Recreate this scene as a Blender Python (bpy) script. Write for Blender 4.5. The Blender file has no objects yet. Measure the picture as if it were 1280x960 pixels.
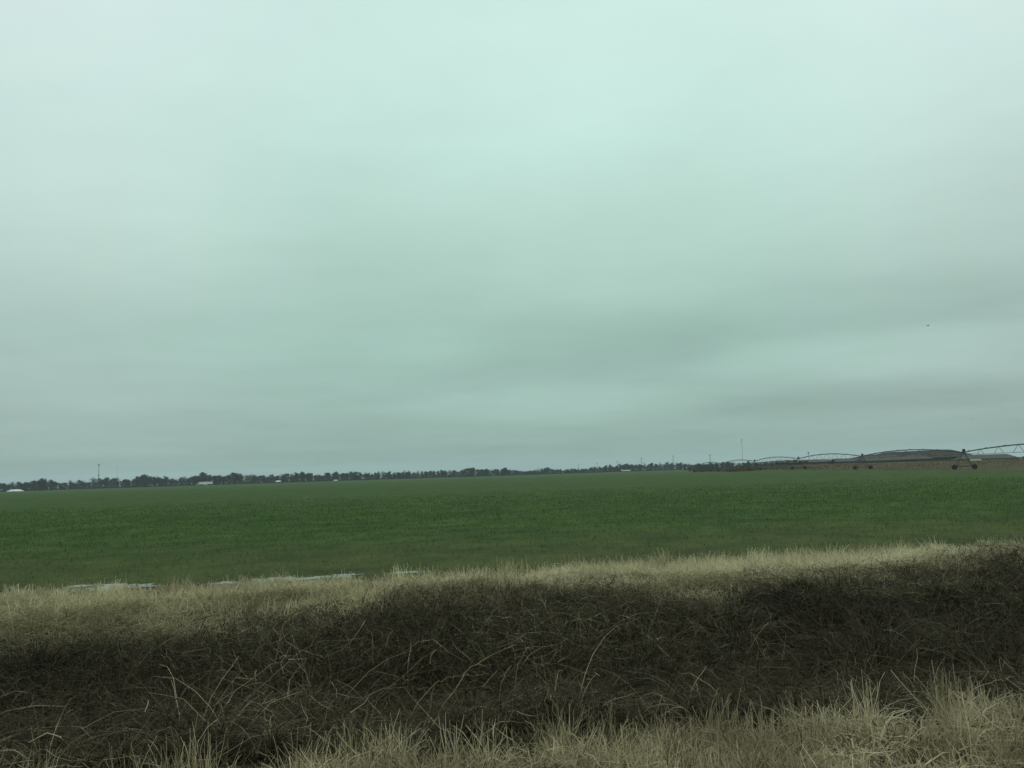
import bpy, math, random
import numpy as np
from mathutils import Matrix, Vector

rng = np.random.default_rng(11)
random.seed(5)
scene = bpy.context.scene
COL = scene.collection
PI = math.pi

# ------------------------------------------------------------------ camera
F = 1035.0                       # focal length in pixels of the 1280 wide photograph
CAM_Z = 2.4                      # above the field; the road runs on a low bank
HZ0, HZS = 612.3, -0.0315        # the horizon line, y = HZ0 + HZS * x
ROLL = math.atan(-HZS)
PITCH = math.atan((HZ0 + HZS * 640 - 480) * math.cos(ROLL) / F)
cam_d = bpy.data.cameras.new('camera')
cam = bpy.data.objects.new('camera', cam_d)
COL.objects.link(cam)
cam_d.sensor_width = 36.0
cam_d.lens = F / 1280 * 36.0
cam_d.clip_start = 0.1
cam_d.clip_end = 20000
CM = Matrix.Rotation(PI / 2 + PITCH, 4, 'X') @ Matrix.Rotation(-ROLL, 4, 'Z')
cam.matrix_world = Matrix.Translation((0, 0, CAM_Z)) @ CM
scene.camera = cam


def at(px, py, Y):
    d = CM.to_3x3() @ Vector(((px - 640) / F, -(py - 480) / F, -1.0))
    d = d * (Y / d.y)
    return Vector((d.x, d.y, d.z + CAM_Z))


def gx(px, Y):                   # X of a thing standing at bearing px, distance Y
    return at(px, HZ0 + HZS * px, Y).x


def hz(px):
    return HZ0 + HZS * px


# ------------------------------------------------------------------ noise and terrain
_lat = rng.random((256, 256))


def vnoise(x, y):
    x = np.asarray(x, float); y = np.asarray(y, float)
    xi = np.floor(x).astype(int); yi = np.floor(y).astype(int)
    fx = x - xi; fy = y - yi
    fx = fx * fx * (3 - 2 * fx); fy = fy * fy * (3 - 2 * fy)
    a = _lat[xi & 255, yi & 255]; b = _lat[(xi + 1) & 255, yi & 255]
    c = _lat[xi & 255, (yi + 1) & 255]; d = _lat[(xi + 1) & 255, (yi + 1) & 255]
    return (a * (1 - fx) + b * fx) * (1 - fy) + (c * (1 - fx) + d * fx) * fy


def fbm(x, y):
    return (vnoise(x, y) * .5 + vnoise(x * 2.1 + 7, y * 2.1 + 3) * .3 + vnoise(x * 4.3 + 1, y * 4.3 + 9) * .2)


def sstep(a, b, x):
    t = np.clip((np.asarray(x, float) - a) / (b - a), 0, 1)
    return t * t * (3 - 2 * t)


K = 0.08                         # the road is turned a little against the camera
PV = [-60, -12, -9, -7.2, -5.6, 2.3, 3.1, 4.6, 6.4, 7.6, 9.0, 10.5, 12.2, 14.4, 16.2, 17.6, 19.2, 20.6, 22.4, 25, 40]
PZ = [-.1, -.1, .1, .5, .62, .62, .55, .22, .10, .0, -.72, -1.2, -1.2, -.42, .02, .10, .06, -.05, -.06, 0, 0]


def terrain(X, Y):
    X = np.asarray(X, float); Y = np.asarray(Y, float)
    v = Y - K * X
    z = np.interp(v, PV, PZ)
    bump = sstep(3.2, 6, v) * (1 - .8 * sstep(18.5, 20.5, v)) * (1 - sstep(26, 60, v))
    z = z + bump * ((fbm(X * .45, v * .6) - .5) * .34 + (fbm(X * 1.7 + 30, v * 1.9) - .5) * .10)
    b = X / np.maximum(Y, 1.0)
    z = z + .0046 * np.clip(Y - 120, 0, 700) * sstep(.2, .36, b)
    z = z + sstep(60, 200, Y) * (fbm(X * .012 + 5, Y * .01) - .5) * .5
    return z


def tz(x, y):
    return float(terrain(np.array([x]), np.array([y]))[0])


# ------------------------------------------------------------------ materials
def new_mat(name):
    m = bpy.data.materials.new(name); m.use_nodes = True
    nt = m.node_tree
    bs = nt.nodes['Principled BSDF']
    return m, nt, bs


def nd(nt, t, **kw):
    n = nt.nodes.new(t)
    for k, v in kw.items():
        setattr(n, k, v)
    return n


def math_n(nt, op, a, b=None, c=None, clamp=False):
    n = nd(nt, 'ShaderNodeMath', operation=op, use_clamp=clamp)
    for i, x in enumerate((a, b, c)):
        if x is None:
            continue
        if isinstance(x, (int, float)):
            n.inputs[i].default_value = x
        else:
            nt.links.new(x, n.inputs[i])
    return n.outputs[0]


def maprange(nt, x, a, b, c=0., d=1., smooth=True):
    n = nd(nt, 'ShaderNodeMapRange', interpolation_type='SMOOTHSTEP' if smooth else 'LINEAR')
    nt.links.new(x, n.inputs['Value'])
    for k, val in (('From Min', a), ('From Max', b), ('To Min', c), ('To Max', d)):
        n.inputs[k].default_value = val
    return n.outputs['Result']


def ramp(nt, x, stops, interp='LINEAR'):
    r = nd(nt, 'ShaderNodeValToRGB')
    cr = r.color_ramp; cr.interpolation = interp
    while len(cr.elements) < len(stops):
        cr.elements.new(.5)
    for e, (p, c) in zip(cr.elements, stops):
        e.position = p; e.color = (*c, 1)
    nt.links.new(x, r.inputs[0])
    return r.outputs['Color']


def mixc(nt, f, a, b, blend='MIX'):
    n = nd(nt, 'ShaderNodeMix', data_type='RGBA', blend_type=blend)
    for sock, x in ((0, f), (6, a), (7, b)):
        if isinstance(x, (int, float)):
            n.inputs[sock].default_value = x
        elif isinstance(x, tuple):
            n.inputs[sock].default_value = (*x, 1)
        else:
            nt.links.new(x, n.inputs[sock])
    return n.outputs[2]


def noise(nt, scale, detail=4, vec=None, rough=.55, w=None):
    n = nd(nt, 'ShaderNodeTexNoise')
    n.inputs['Scale'].default_value = scale
    n.inputs['Detail'].default_value = detail
    n.inputs['Roughness'].default_value = rough
    if vec is not None:
        nt.links.new(vec, n.inputs['Vector'])
    return n.outputs['Fac']


def pos(nt):
    return nd(nt, 'ShaderNodeNewGeometry').outputs['Position']


def simple(name, col, rough=.8, var=.25, scale=3., metal=0., spec=.3):
    m, nt, bs = new_mat(name)
    f = noise(nt, scale, 5, pos(nt))
    c = ramp(nt, f, [(.3, tuple(x * (1 - var) for x in col)), (.7, tuple(min(1, x * (1 + var)) for x in col))])
    nt.links.new(c, bs.inputs['Base Color'])
    bs.inputs['Roughness'].default_value = rough
    bs.inputs['Metallic'].default_value = metal
    bs.inputs['Specular IOR Level'].default_value = spec
    return m


def tinted(name, stops, rough=.85, spec=.15, patch=None, trans=0.):
    m, nt, bs = new_mat(name)
    a = nd(nt, 'ShaderNodeAttribute', attribute_name='tint')
    c = ramp(nt, a.outputs['Fac'], stops)
    if patch:
        sc, dark = patch
        f = noise(nt, sc, 3, pos(nt))
        c = mixc(nt, maprange(nt, f, .38, .62), mixc(nt, 1.0, c, dark, 'MULTIPLY'), c)
    nt.links.new(c, bs.inputs['Base Color'])
    bs.inputs['Roughness'].default_value = rough
    bs.inputs['Specular IOR Level'].default_value = spec
    if trans:
        t = nd(nt, 'ShaderNodeBsdfTranslucent'); nt.links.new(c, t.inputs['Color'])
        mx = nd(nt, 'ShaderNodeMixShader'); mx.inputs[0].default_value = trans
        nt.links.new(bs.outputs[0], mx.inputs[1]); nt.links.new(t.outputs[0], mx.inputs[2])
        nt.links.new(mx.outputs[0], nt.nodes['Material Output'].inputs['Surface'])
    return m


# the sheets of ground
def mat_verge():
    m, nt, bs = new_mat('verge_soil')
    p = pos(nt)
    f1 = noise(nt, 1.3, 8, p, .65)
    f2 = noise(nt, 14., 6, p, .7)
    sep = nd(nt, 'ShaderNodeSeparateXYZ'); nt.links.new(p, sep.inputs[0])
    v = math_n(nt, 'MULTIPLY_ADD', sep.outputs['X'], -K, sep.outputs['Y'])
    soil = ramp(nt, f2, [(.25, (.022, .017, .010)), (.6, (.050, .039, .023)), (.8, (.085, .068, .040))])
    straw = ramp(nt, f2, [(.25, (.10, .078, .038)), (.55, (.28, .23, .125)), (.8, (.42, .35, .20))])
    wf = math_n(nt, 'ADD', v, math_n(nt, 'MULTIPLY_ADD', f1, 4., -2.))
    near = maprange(nt, wf, 6.2, 7.6, 1, 0)
    far = maprange(nt, wf, 15.4, 17.2)
    c = mixc(nt, math_n(nt, 'MULTIPLY', math_n(nt, 'ADD', near, far, clamp=True), .85), soil, straw)
    mud = maprange(nt, math_n(nt, 'ADD', v, math_n(nt, 'MULTIPLY_ADD', f1, 3., -1.5)), 19.2, 20.8)
    turf = ramp(nt, f2, [(.3, (.050, .048, .020)), (.6, (.062, .074, .026)), (.8, (.12, .105, .05))])
    c = mixc(nt, math_n(nt, 'MULTIPLY', mud, .92), c, turf)
    nt.links.new(c, bs.inputs['Base Color'])
    bs.inputs['Roughness'].default_value = .95
    bs.inputs['Specular IOR Level'].default_value = .1
    bp = nd(nt, 'ShaderNodeBump'); bp.inputs['Distance'].default_value = .08
    nt.links.new(f2, bp.inputs['Height']); nt.links.new(bp.outputs[0], bs.inputs['Normal'])
    return m


def mat_field():
    m, nt, bs = new_mat('winter_crop')
    p = pos(nt)
    sep = nd(nt, 'ShaderNodeSeparateXYZ'); nt.links.new(p, sep.inputs[0])
    v = math_n(nt, 'MULTIPLY_ADD', sep.outputs['X'], -K, sep.outputs['Y'])
    f1 = noise(nt, .035, 6, p, .6)
    f2 = noise(nt, .5, 6, p, .65)
    f3 = noise(nt, 5., 5, p, .7)
    f4 = noise(nt, .16, 7, p, .72)
    green = ramp(nt, f3, [(.28, (.034, .063, .013)), (.55, (.051, .096, .018)), (.8, (.078, .121, .025))])
    green = mixc(nt, maprange(nt, f2, .38, .64), mixc(nt, 1., green, (1.14, 1.10, 1.08), 'MULTIPLY'), mixc(nt, 1., green, (.64, .72, .70), 'MULTIPLY'))
    green = mixc(nt, maprange(nt, f1, .42, .66), green, mixc(nt, 1., green, (1.16, 1.0, .96), 'MULTIPLY'))
    green = mixc(nt, maprange(nt, f4, .40, .62), mixc(nt, 1., green, (.68, .75, .70), 'MULTIPLY'), mixc(nt, 1., green, (1.14, 1.12, 1.06), 'MULTIPLY'))
    brown = ramp(nt, f3, [(.3, (.055, .044, .018)), (.7, (.115, .092, .040))])
    edge = maprange(nt, math_n(nt, 'ADD', v, math_n(nt, 'MULTIPLY_ADD', f2, 34., -15.)), 20., 42., .52, .02)
    c = mixc(nt, edge, green, brown)
    nt.links.new(c, bs.inputs['Base Color'])
    bs.inputs['Roughness'].default_value = .9
    bs.inputs['Specular IOR Level'].default_value = .1
    bp = nd(nt, 'ShaderNodeBump'); bp.inputs['Distance'].default_value = .12; bp.inputs['Strength'].default_value = .8
    nt.links.new(f3, bp.inputs['Height']); nt.links.new(bp.outputs[0], bs.inputs['Normal'])
    return m


def mat_far():
    m, nt, bs = new_mat('rough_pasture')
    p = pos(nt)
    f1 = noise(nt, .03, 6, p, .65)
    f2 = noise(nt, .6, 6, p, .65)
    c = ramp(nt, f1, [(.3, (.060, .056, .026)), (.5, (.105, .086, .042)), (.68, (.135, .105, .058))])
    c = mixc(nt, maprange(nt, f2, .35, .7), mixc(nt, 1., c, (.7, .72, .72), 'MULTIPLY'), c)
    nt.links.new(c, bs.inputs['Base Color'])
    bs.inputs['Roughness'].default_value = .95
    bs.inputs['Specular IOR Level'].default_value = .1
    return m


def mat_road():
    m, nt, bs = new_mat('asphalt')
    p = pos(nt)
    f = noise(nt, 40., 6, p, .7)
    c = ramp(nt, f, [(.3, (.035, .035, .036)), (.7, (.07, .07, .068))])
    nt.links.new(c, bs.inputs['Base Color'])
    bs.inputs['Roughness'].default_value = .85
    return m


def mat_water():
    m, nt, bs = new_mat('standing_water')
    f = noise(nt, 3., 3, pos(nt))
    bs.inputs['Base Color'].default_value = (.13, .12, .075, 1)
    bs.inputs['Roughness'].default_value = .12
    bs.inputs['IOR'].default_value = 1.33
    bs.inputs['Specular IOR Level'].default_value = .5
    bp = nd(nt, 'ShaderNodeBump'); bp.inputs['Distance'].default_value = .003
    nt.links.new(f, bp.inputs['Height']); nt.links.new(bp.outputs[0], bs.inputs['Normal'])
    return m


M = dict(
    verge=mat_verge(), field=mat_field(), far=mat_far(), road=mat_road(), water=mat_water(),
    paint=simple('road_paint', (.62, .60, .50), .7, .15, 8),
    straw=tinted('dry_straw', [(0, (.055, .043, .024)), (.35, (.36, .295, .175)), (.75, (.60, .51, .32)), (1, (.74, .65, .45))], patch=(.9, (.55, .52, .50)), trans=.3),
    bank=tinted('bank_straw', [(0, (.22, .19, .105)), (.35, (.46, .40, .235)), (.7, (.70, .62, .40)), (1, (.80, .72, .50))], patch=(.5, (.72, .72, .68)), trans=.4),
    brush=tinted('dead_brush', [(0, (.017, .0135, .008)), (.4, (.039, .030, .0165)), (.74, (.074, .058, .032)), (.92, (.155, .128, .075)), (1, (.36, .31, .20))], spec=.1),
    crop=tinted('crop_leaf', [(0, (.042, .090, .019)), (.5, (.066, .134, .028)), (.8, (.112, .152, .036)), (1, (.21, .16, .07))], trans=.35),
    weeds=tinted('pasture_weed', [(0, (.062, .054, .028)), (.5, (.138, .112, .060)), (1, (.20, .165, .095))]),
    stalk=simple('pale_stalk', (.27, .21, .115), .85, .45, 9),
    twig=tinted('tree_twigs', [(0, (.020, .020, .017)), (.5, (.034, .033, .028)), (1, (.058, .054, .045))]),
    twigbrown=tinted('brown_twigs', [(0, (.05, .042, .030)), (.5, (.085, .068, .046)), (1, (.12, .10, .07))]),
    leafy=tinted('dark_leaf', [(0, (.022, .030, .022)), (.5, (.034, .045, .030)), (1, (.055, .065, .042))]),
    bark=simple('bark', (.05, .043, .034), .95, .3, 2),
    galv=simple('galvanised_steel', (.07, .075, .068), .6, .2, 1.5, .3),
    rubber=simple('tyre_rubber', (.035, .033, .028), .85, .2, 5),
    white=simple('white_metal', (.72, .74, .72), .55, .06, .8),
    cream=simple('cream_metal', (.66, .60, .42), .55, .08, .8),
    dull=simple('dull_pale_metal', (.34, .34, .30), .7, .1, .6),
    roofgrey=simple('grey_roofing', (.088, .083, .075), .8, .14, .35, 0., .05),
    roofdark=simple('weathered_roofing', (.060, .051, .042), .85, .18, .3, 0., .05),
    walldark=simple('shed_wall', (.028, .028, .024), .8, .2, .4),
    wood=simple('pole_wood', (.06, .052, .042), .9, .2, 1.),
    mound=None,
    dark=simple('dark_metal', (.035, .036, .036), .6, .2, 2),
    glass=simple('cab_glass', (.02, .025, .03), .1, .1, 2),
    feather=simple('dark_feather', (.02, .02, .02), .8, .2, 8),
)


def mat_mound():
    m, nt, bs = new_mat('mound_cover')
    p = pos(nt)
    mp = nd(nt, 'ShaderNodeMapping'); mp.inputs['Scale'].default_value = (.06, .06, .35)
    mp.inputs['Rotation'].default_value = (0, .5, 0)
    nt.links.new(p, mp.inputs['Vector'])
    f = noise(nt, 1., 7, mp.outputs[0], .65)
    c = ramp(nt, f, [(.3, (.024, .024, .020)), (.5, (.037, .036, .030)), (.72, (.070, .064, .052))])
    nt.links.new(c, bs.inputs['Base Color']); bs.inputs['Roughness'].default_value = .95; bs.inputs['Specular IOR Level'].default_value = .05
    return m


M['mound'] = mat_mound()


# ------------------------------------------------------------------ mesh helpers
def link(o, parent=None):
    COL.objects.link(o)
    if parent is not None:
        o.parent = parent
    return o


def tag(o, label=None, cat=None, group=None, kind=None):
    if label: o['label'] = label
    if cat: o['category'] = cat
    if group: o['group'] = group
    if kind: o['kind'] = kind
    return o


def empty(name, loc, rz=0., scale=None):
    o = bpy.data.objects.new(name, None); o.empty_display_size = .2
    o.location = loc; o.rotation_euler = (0, 0, rz)
    if scale is not None:
        o.scale = scale
    return link(o)


def np_mesh(name, V, Q, mat, parent=None, tint=None, smooth=False):
    me = bpy.data.meshes.new(name)
    V = np.ascontiguousarray(V, np.float32); Q = np.ascontiguousarray(Q, np.int32)
    n = Q.shape[1]
    me.vertices.add(len(V)); me.vertices.foreach_set('co', V.ravel())
    me.loops.add(Q.size); me.loops.foreach_set('vertex_index', Q.ravel())
    me.polygons.add(len(Q))
    me.polygons.foreach_set('loop_start', np.arange(0, Q.size, n, dtype=np.int32))
    me.polygons.foreach_set('loop_total', np.full(len(Q), n, np.int32))
    if smooth:
        me.polygons.foreach_set('use_smooth', np.ones(len(Q), bool))
    if tint is not None:
        a = me.attributes.new('tint', 'FLOAT', 'POINT')
        a.data.foreach_set('value', np.ascontiguousarray(tint, np.float32))
    me.update(calc_edges=True)
    me.materials.append(mat)
    return link(bpy.data.objects.new(name, me), parent)


class MB:
    def __init__(s): s.v = []; s.f = []

    def box(s, c, d, rz=0.):
        n = len(s.v); cx, cy, cz = c; a, b, h = (x / 2 for x in d); cs, sn = math.cos(rz), math.sin(rz)
        for x, y, z in ((-a, -b, -h), (a, -b, -h), (a, b, -h), (-a, b, -h), (-a, -b, h), (a, -b, h), (a, b, h), (-a, b, h)):
            s.v.append((cx + x * cs - y * sn, cy + x * sn + y * cs, cz + z))
        s.f += [tuple(n + i for i in q) for q in ((3, 2, 1, 0), (4, 5, 6, 7), (0, 1, 5, 4), (1, 2, 6, 5), (2, 3, 7, 6), (3, 0, 4, 7))]
        return s

    def tube(s, pts, r, n=6, r2=None):
        pts = [Vector(p) for p in pts]
        if r2 is None: r2 = r
        base = len(s.v); m = len(pts)
        for i, p in enumerate(pts):
            t = (pts[min(i + 1, m - 1)] - pts[max(i - 1, 0)]).normalized()
            u = t.cross(Vector((0, 0, 1)))
            if u.length < .05: u = t.cross(Vector((1, 0, 0)))
            u.normalize(); w = t.cross(u)
            rr = r + (r2 - r) * i / max(1, m - 1)
            for k in range(n):
                a = 2 * PI * k / n
                s.v.append(tuple(p + (u * math.cos(a) + w * math.sin(a)) * rr))
        for i in range(m - 1):
            for k in range(n):
                k2 = (k + 1) % n
                s.f.append((base + i * n + k, base + i * n + k2, base + (i + 1) * n + k2, base + (i + 1) * n + k))
        s.f.append(tuple(base + k for k in range(n - 1, -1, -1)))
        s.f.append(tuple(base + (m - 1) * n + k for k in range(n)))
        return s

    def poly(s, pts, faces):
        n = len(s.v); s.v += [tuple(p) for p in pts]; s.f += [tuple(n + i for i in f) for f in faces]
        return s

    def build(s, name, mat, parent=None, smooth=False):
        me = bpy.data.meshes.new(name); me.from_pydata(s.v, [], s.f)
        if smooth:
            for p in me.polygons: p.use_smooth = True
        me.materials.append(mat); me.update()
        return link(bpy.data.objects.new(name, me), parent)


def grid_quads(nr, nc):
    i = np.arange(nr - 1)[:, None] * nc + np.arange(nc - 1)[None, :]
    return np.stack([i, i + 1, i + nc + 1, i + nc], -1).reshape(-1, 4)


# ------------------------------------------------------------------ ground sheets
V1 = 22.4
S = np.linspace(-1, 1, 361)


def Wv(v): return 70 + 1.25 * np.maximum(0, v - V1)


rows = np.concatenate([np.arange(-60, 2, 1.5), np.arange(2.3, V1 - .1, .25), [V1]])
Xg = S[None, :] * 70 + 0 * rows[:, None]
Yg = rows[:, None] + K * Xg
road_bed = (rows[:, None] > -5.7) & (rows[:, None] < 2.4)
Zg = terrain(Xg, Yg) - .004 * road_bed - .03 * road_bed
o = np_mesh('ground', np.stack([Xg, Yg, Zg], -1).reshape(-1, 3), grid_quads(len(rows), len(S)), M['verge'], smooth=True)
tag(o, kind='structure')

# field: its far edge depends on the bearing
EB = [-640, 0, 250, 600, 848, 862, 886, 905, 930, 985, 1060, 1130, 1200, 1280, 2400]
ED = [940, 950, 1020, 1140, 1260, 500, 430, 345, 322, 284, 232, 196, 165, 148, 90]


def edge_dist(px): return np.interp(px, EB, ED)


def bearing_px(X, Y):
    # bearing on the horizon line, in photograph pixels
    b = np.asarray(X) / np.maximum(np.asarray(Y), 1e-3)
    return 640 + b * F * math.cos(PITCH)


vf = np.concatenate([np.geomspace(V1, 4000, 1500)])
ve = []
for s in S:
    X = s * Wv(vf); Y = vf + K * X
    px = bearing_px(X, np.maximum(Y, 1))
    hit = np.nonzero((Y > edge_dist(px)) & (vf > V1 + 2))[0]
    ve.append(vf[hit[0]] if len(hit) else 1500)
ve = np.array(ve)
NT = 90
t = np.linspace(0, 1, NT)[:, None]
Vr = V1 * (ve[None, :] / V1) ** t
Xg = S[None, :] * Wv(Vr); Yg = Vr + K * Xg
o = np_mesh('field', np.stack([Xg, Yg, terrain(Xg, Yg)], -1).reshape(-1, 3), grid_quads(NT, len(S)), M['field'], smooth=True)
tag(o, kind='structure')
NT = 60
t = np.linspace(0, 1, NT)[:, None]
Vr = ve[None, :] * (3600 / ve[None, :]) ** t
Xg = S[None, :] * Wv(Vr); Yg = Vr + K * Xg
o = np_mesh('pasture_land', np.stack([Xg, Yg, terrain(Xg, Yg)], -1).reshape(-1, 3), grid_quads(NT, len(S)), M['far'], smooth=True)
tag(o, kind='structure')

# the road the picture is taken from
mb = MB()
n = 40
pts = []
for i in range(n + 1):
    x = -70 + 140 * i / n
    for v in (-5.6, -5.0, 1.7, 2.3):
        pts.append((x, v + K * x, .62))
mb.poly(pts, [(4 * i + j, 4 * i + 4 + j, 4 * i + 5 + j, 4 * i + 1 + j) for i in range(n) for j in range(3)])
tag(mb.build('road', M['road']), kind='structure')
mb = MB()
for v, dash in ((1.75, 0), (-1.75, 1), (-5.1, 0)):
    for i in range(20):
        x0 = -70 + 7 * i; x1 = x0 + (3 if dash else 7)
        mb.poly([(x0, v - .06 + K * x0, .625), (x1, v - .06 + K * x1, .625), (x1, v + .06 + K * x1, .625), (x0, v + .06 + K * x0, .625)], [(0, 1, 2, 3)])
tag(mb.build('road_marking', M['paint']), kind='structure')


# ------------------------------------------------------------------ blades and stems
def blades(root, L, a0, a1, az, width, segs, tint, wander=.0, taper=.25, twist=None):
    N = len(root)
    P = np.zeros((N, segs + 1, 3)); P[:, 0] = root
    h = np.stack([np.cos(az), np.sin(az)], -1)
    azk = az.copy()
    for k in range(segs):
        tl = a0 + (a1 - a0) * ((k + .5) / segs) + rng.normal(0, wander, N) if wander else a0 + (a1 - a0) * ((k + .5) / segs)
        if wander: azk = azk + rng.normal(0, wander, N)
        st = np.sin(tl) * L / segs
        P[:, k + 1, 0] = P[:, k, 0] + st * np.cos(azk)
        P[:, k + 1, 1] = P[:, k, 1] + st * np.sin(azk)
        P[:, k + 1, 2] = P[:, k, 2] + np.cos(tl) * L / segs
    wa = az + PI / 2 if twist is None else twist
    wd = np.stack([np.cos(wa), np.sin(wa), rng.normal(0, .35, N)], -1)
    tp = np.linspace(1, taper, segs + 1)
    off = wd[:, None, :] * (width[:, None] * tp[None, :])[:, :, None] * .5
    V = np.stack([P - off, P + off], 2).reshape(-1, 3)
    b = (np.arange(N) * (segs + 1) * 2)[:, None] + (np.arange(segs) * 2)[None, :]
    Q = np.stack([b, b + 1, b + 3, b + 2], -1).reshape(-1, 4)
    return V, Q, np.repeat(tint, (segs + 1) * 2), P


def stack(parts):
    V, Q, T, n = [], [], [], 0
    for v, q, t_ in parts:
        V.append(v); Q.append(q + n); T.append(t_); n += len(v)
    return np.concatenate(V), np.concatenate(Q), np.concatenate(T)


def keep(mask, *arr): return [a[mask] for a in arr]


def near_edge(X): return np.interp(X, [-8, -4.2, -2.2, 0, 3, 7], [5.7, 5.85, 6.4, 6.75, 6.75, 6.9])


def brush_far(X): return np.interp(X, [-12, -8.7, -3.1, 0, 1.8, 3.0, 4.9, 7.4, 10.5, 12.7, 20], [14.0, 14.1, 15.2, 16.4, 16.2, 14.9, 16.1, 16.8, 18.2, 19.0, 20.])


def scatter(n, x0, x1, v0, v1):
    X = rng.uniform(x0, x1, n); v = rng.uniform(v0, v1, n)
    return X, v


# --- near verge of pale dry grass
parts = []
X, v = scatter(150000, -7.5, 8, 4.2, 8.4)
cl = fbm(X * 1.6, v * 1.6)
d = near_edge(X) - v + (cl - .5) * 1.6
m = (rng.random(len(X)) < sstep(-.35, .35, d) * (.12 + 1.3 * sstep(.36, .62, cl))) & (np.abs(X) < v * .75 + 1.2)
X, v, cl = keep(m, X, v, cl)
Y = v + K * X
N = len(X)
root = np.stack([X, Y, terrain(X, Y) - .02], -1)
L = rng.uniform(.16, .42, N) * (.6 + .9 * cl)
V_, Q_, T_, _ = blades(root, L, np.abs(rng.normal(.35, .45, N)), rng.uniform(.5, 2.5, N), rng.uniform(0, 2 * PI, N), rng.uniform(.004, .011, N), 4,
                       np.clip(rng.normal(.46, .26, N) + (cl - .5) * 1.1 - (rng.random(N) < .14) * .5, 0, 1), .2)
parts.append((V_, Q_, T_))
k = rng.random(N) < .55; n2 = int(k.sum())
r0 = root[k] + np.array([0, 0, .05]) + rng.random((n2, 1)) * np.array([[0, 0, .16]])
V_, Q_, T_, _ = blades(r0, rng.uniform(.12, .45, n2), rng.normal(1.3, .35, n2), rng.normal(1.75, .4, n2), rng.uniform(0, 2 * PI, n2), rng.uniform(.005, .012, n2), 3,
                       np.clip(rng.normal(.5, .28, n2), 0, 1), .2, .4)
parts.append((V_, Q_, T_))
# seed stalks, upright, in bunches
nb = 120
bx = rng.uniform(-5, 6, nb); bv = near_edge(bx) + rng.normal(-.3, .5, nb)
X = (bx[:, None] + rng.normal(0, .055, (nb, 90))).ravel(); v = (bv[:, None] + rng.normal(0, .055, (nb, 90))).ravel()
Y = v + K * X; N = len(X)
root = np.stack([X, Y, terrain(X, Y) - .02], -1)
hb = np.repeat(rng.uniform(.30, .62, nb), 90)
V_, Q_, T_, _ = blades(root, hb * rng.beta(2.5, 1.6, N) * 1.15, np.abs(rng.normal(0, .26, N)), np.abs(rng.normal(.7, .7, N)), rng.uniform(0, 2 * PI, N), rng.uniform(.003, .0085, N), 5,
                       np.clip(np.repeat(rng.normal(.5, .16, nb), 90) + rng.normal(0, .2, N), 0, 1), .18, .5)
parts.append((V_, Q_, T_))
V_, Q_, T_ = stack(parts)
tag(np_mesh('dry_grass', V_, Q_, M['straw'], tint=T_), 'pale dry grass on the road verge', kind='stuff')

# --- bank of straw between ditch and field
parts = []
X, v = scatter(190000, -19, 21, 13.2, 23.8)
cl = fbm(X * .9 + 3, v * 1.1); cl2 = fbm(X * .25 + 11, v * .5)
bf = brush_far(X)
far_lim = np.interp(X, [-19, -8, -3, 0, 2, 7, 21], [18.9, 18.6, 19.2, 19.9, 20.9, 22.2, 22.8])
m = (rng.random(len(X)) < sstep(-1.6, 1.0, v - bf + (cl - .5) * 4) * (1 - sstep(-.7, .9, v - far_lim + (cl - .5) * 3.2)) * (.25 + 1.1 * sstep(.34, .62, cl)))
m &= np.abs(X) < v * .72 + 1
X, v, cl, cl2, far_lim = keep(m, X, v, cl, cl2, far_lim)
Y = v + K * X; N = len(X)
root = np.stack([X, Y, terrain(X, Y) - .02], -1)
L = rng.uniform(.2, .46, N) * (.45 + 1.0 * cl) * (1 - .55 * sstep(-1.6, .2, v - far_lim))
V_, Q_, T_, _ = blades(root, L, np.abs(rng.normal(.6, .5, N)), rng.uniform(.9, 2.5, N), rng.uniform(0, 2 * PI, N), rng.uniform(.008, .02, N), 3,
                       np.clip(rng.normal(.42, .2, N) + (cl2 - .5) * 1.2 + .30 * sstep(-4, 2, X), 0, 1), .12)
parts.append((V_, Q_, T_))
X2, v2 = scatter(60000, -13, 15, 12.2, 17.5)
c2 = fbm(X2 * .5 + 70, v2 * 1.5)
sel = (rng.random(len(X2)) < sstep(.47, .62, c2 + .05 * (v2 - 15))) & (X2 < 9.5 + rng.normal(0, 1, len(X2)))
X2, v2 = keep(sel, X2, v2); n2 = len(X2); Y2 = v2 + K * X2
up = np.interp(v2, [12.2, 14.4, 16.5], [.75, .38, .12]) * rng.uniform(.5, 1.1, n2)
V_, Q_, T_, _ = blades(np.stack([X2, Y2, terrain(X2, Y2) + up], -1), rng.uniform(.2, .55, n2), rng.normal(1.4, .25, n2), rng.normal(1.7, .3, n2), rng.uniform(0, 2 * PI, n2), rng.uniform(.006, .014, n2), 3,
                       np.clip(rng.normal(.12, .2, n2), 0, 1), .2, .4)
parts.append((V_, Q_, T_))
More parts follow.
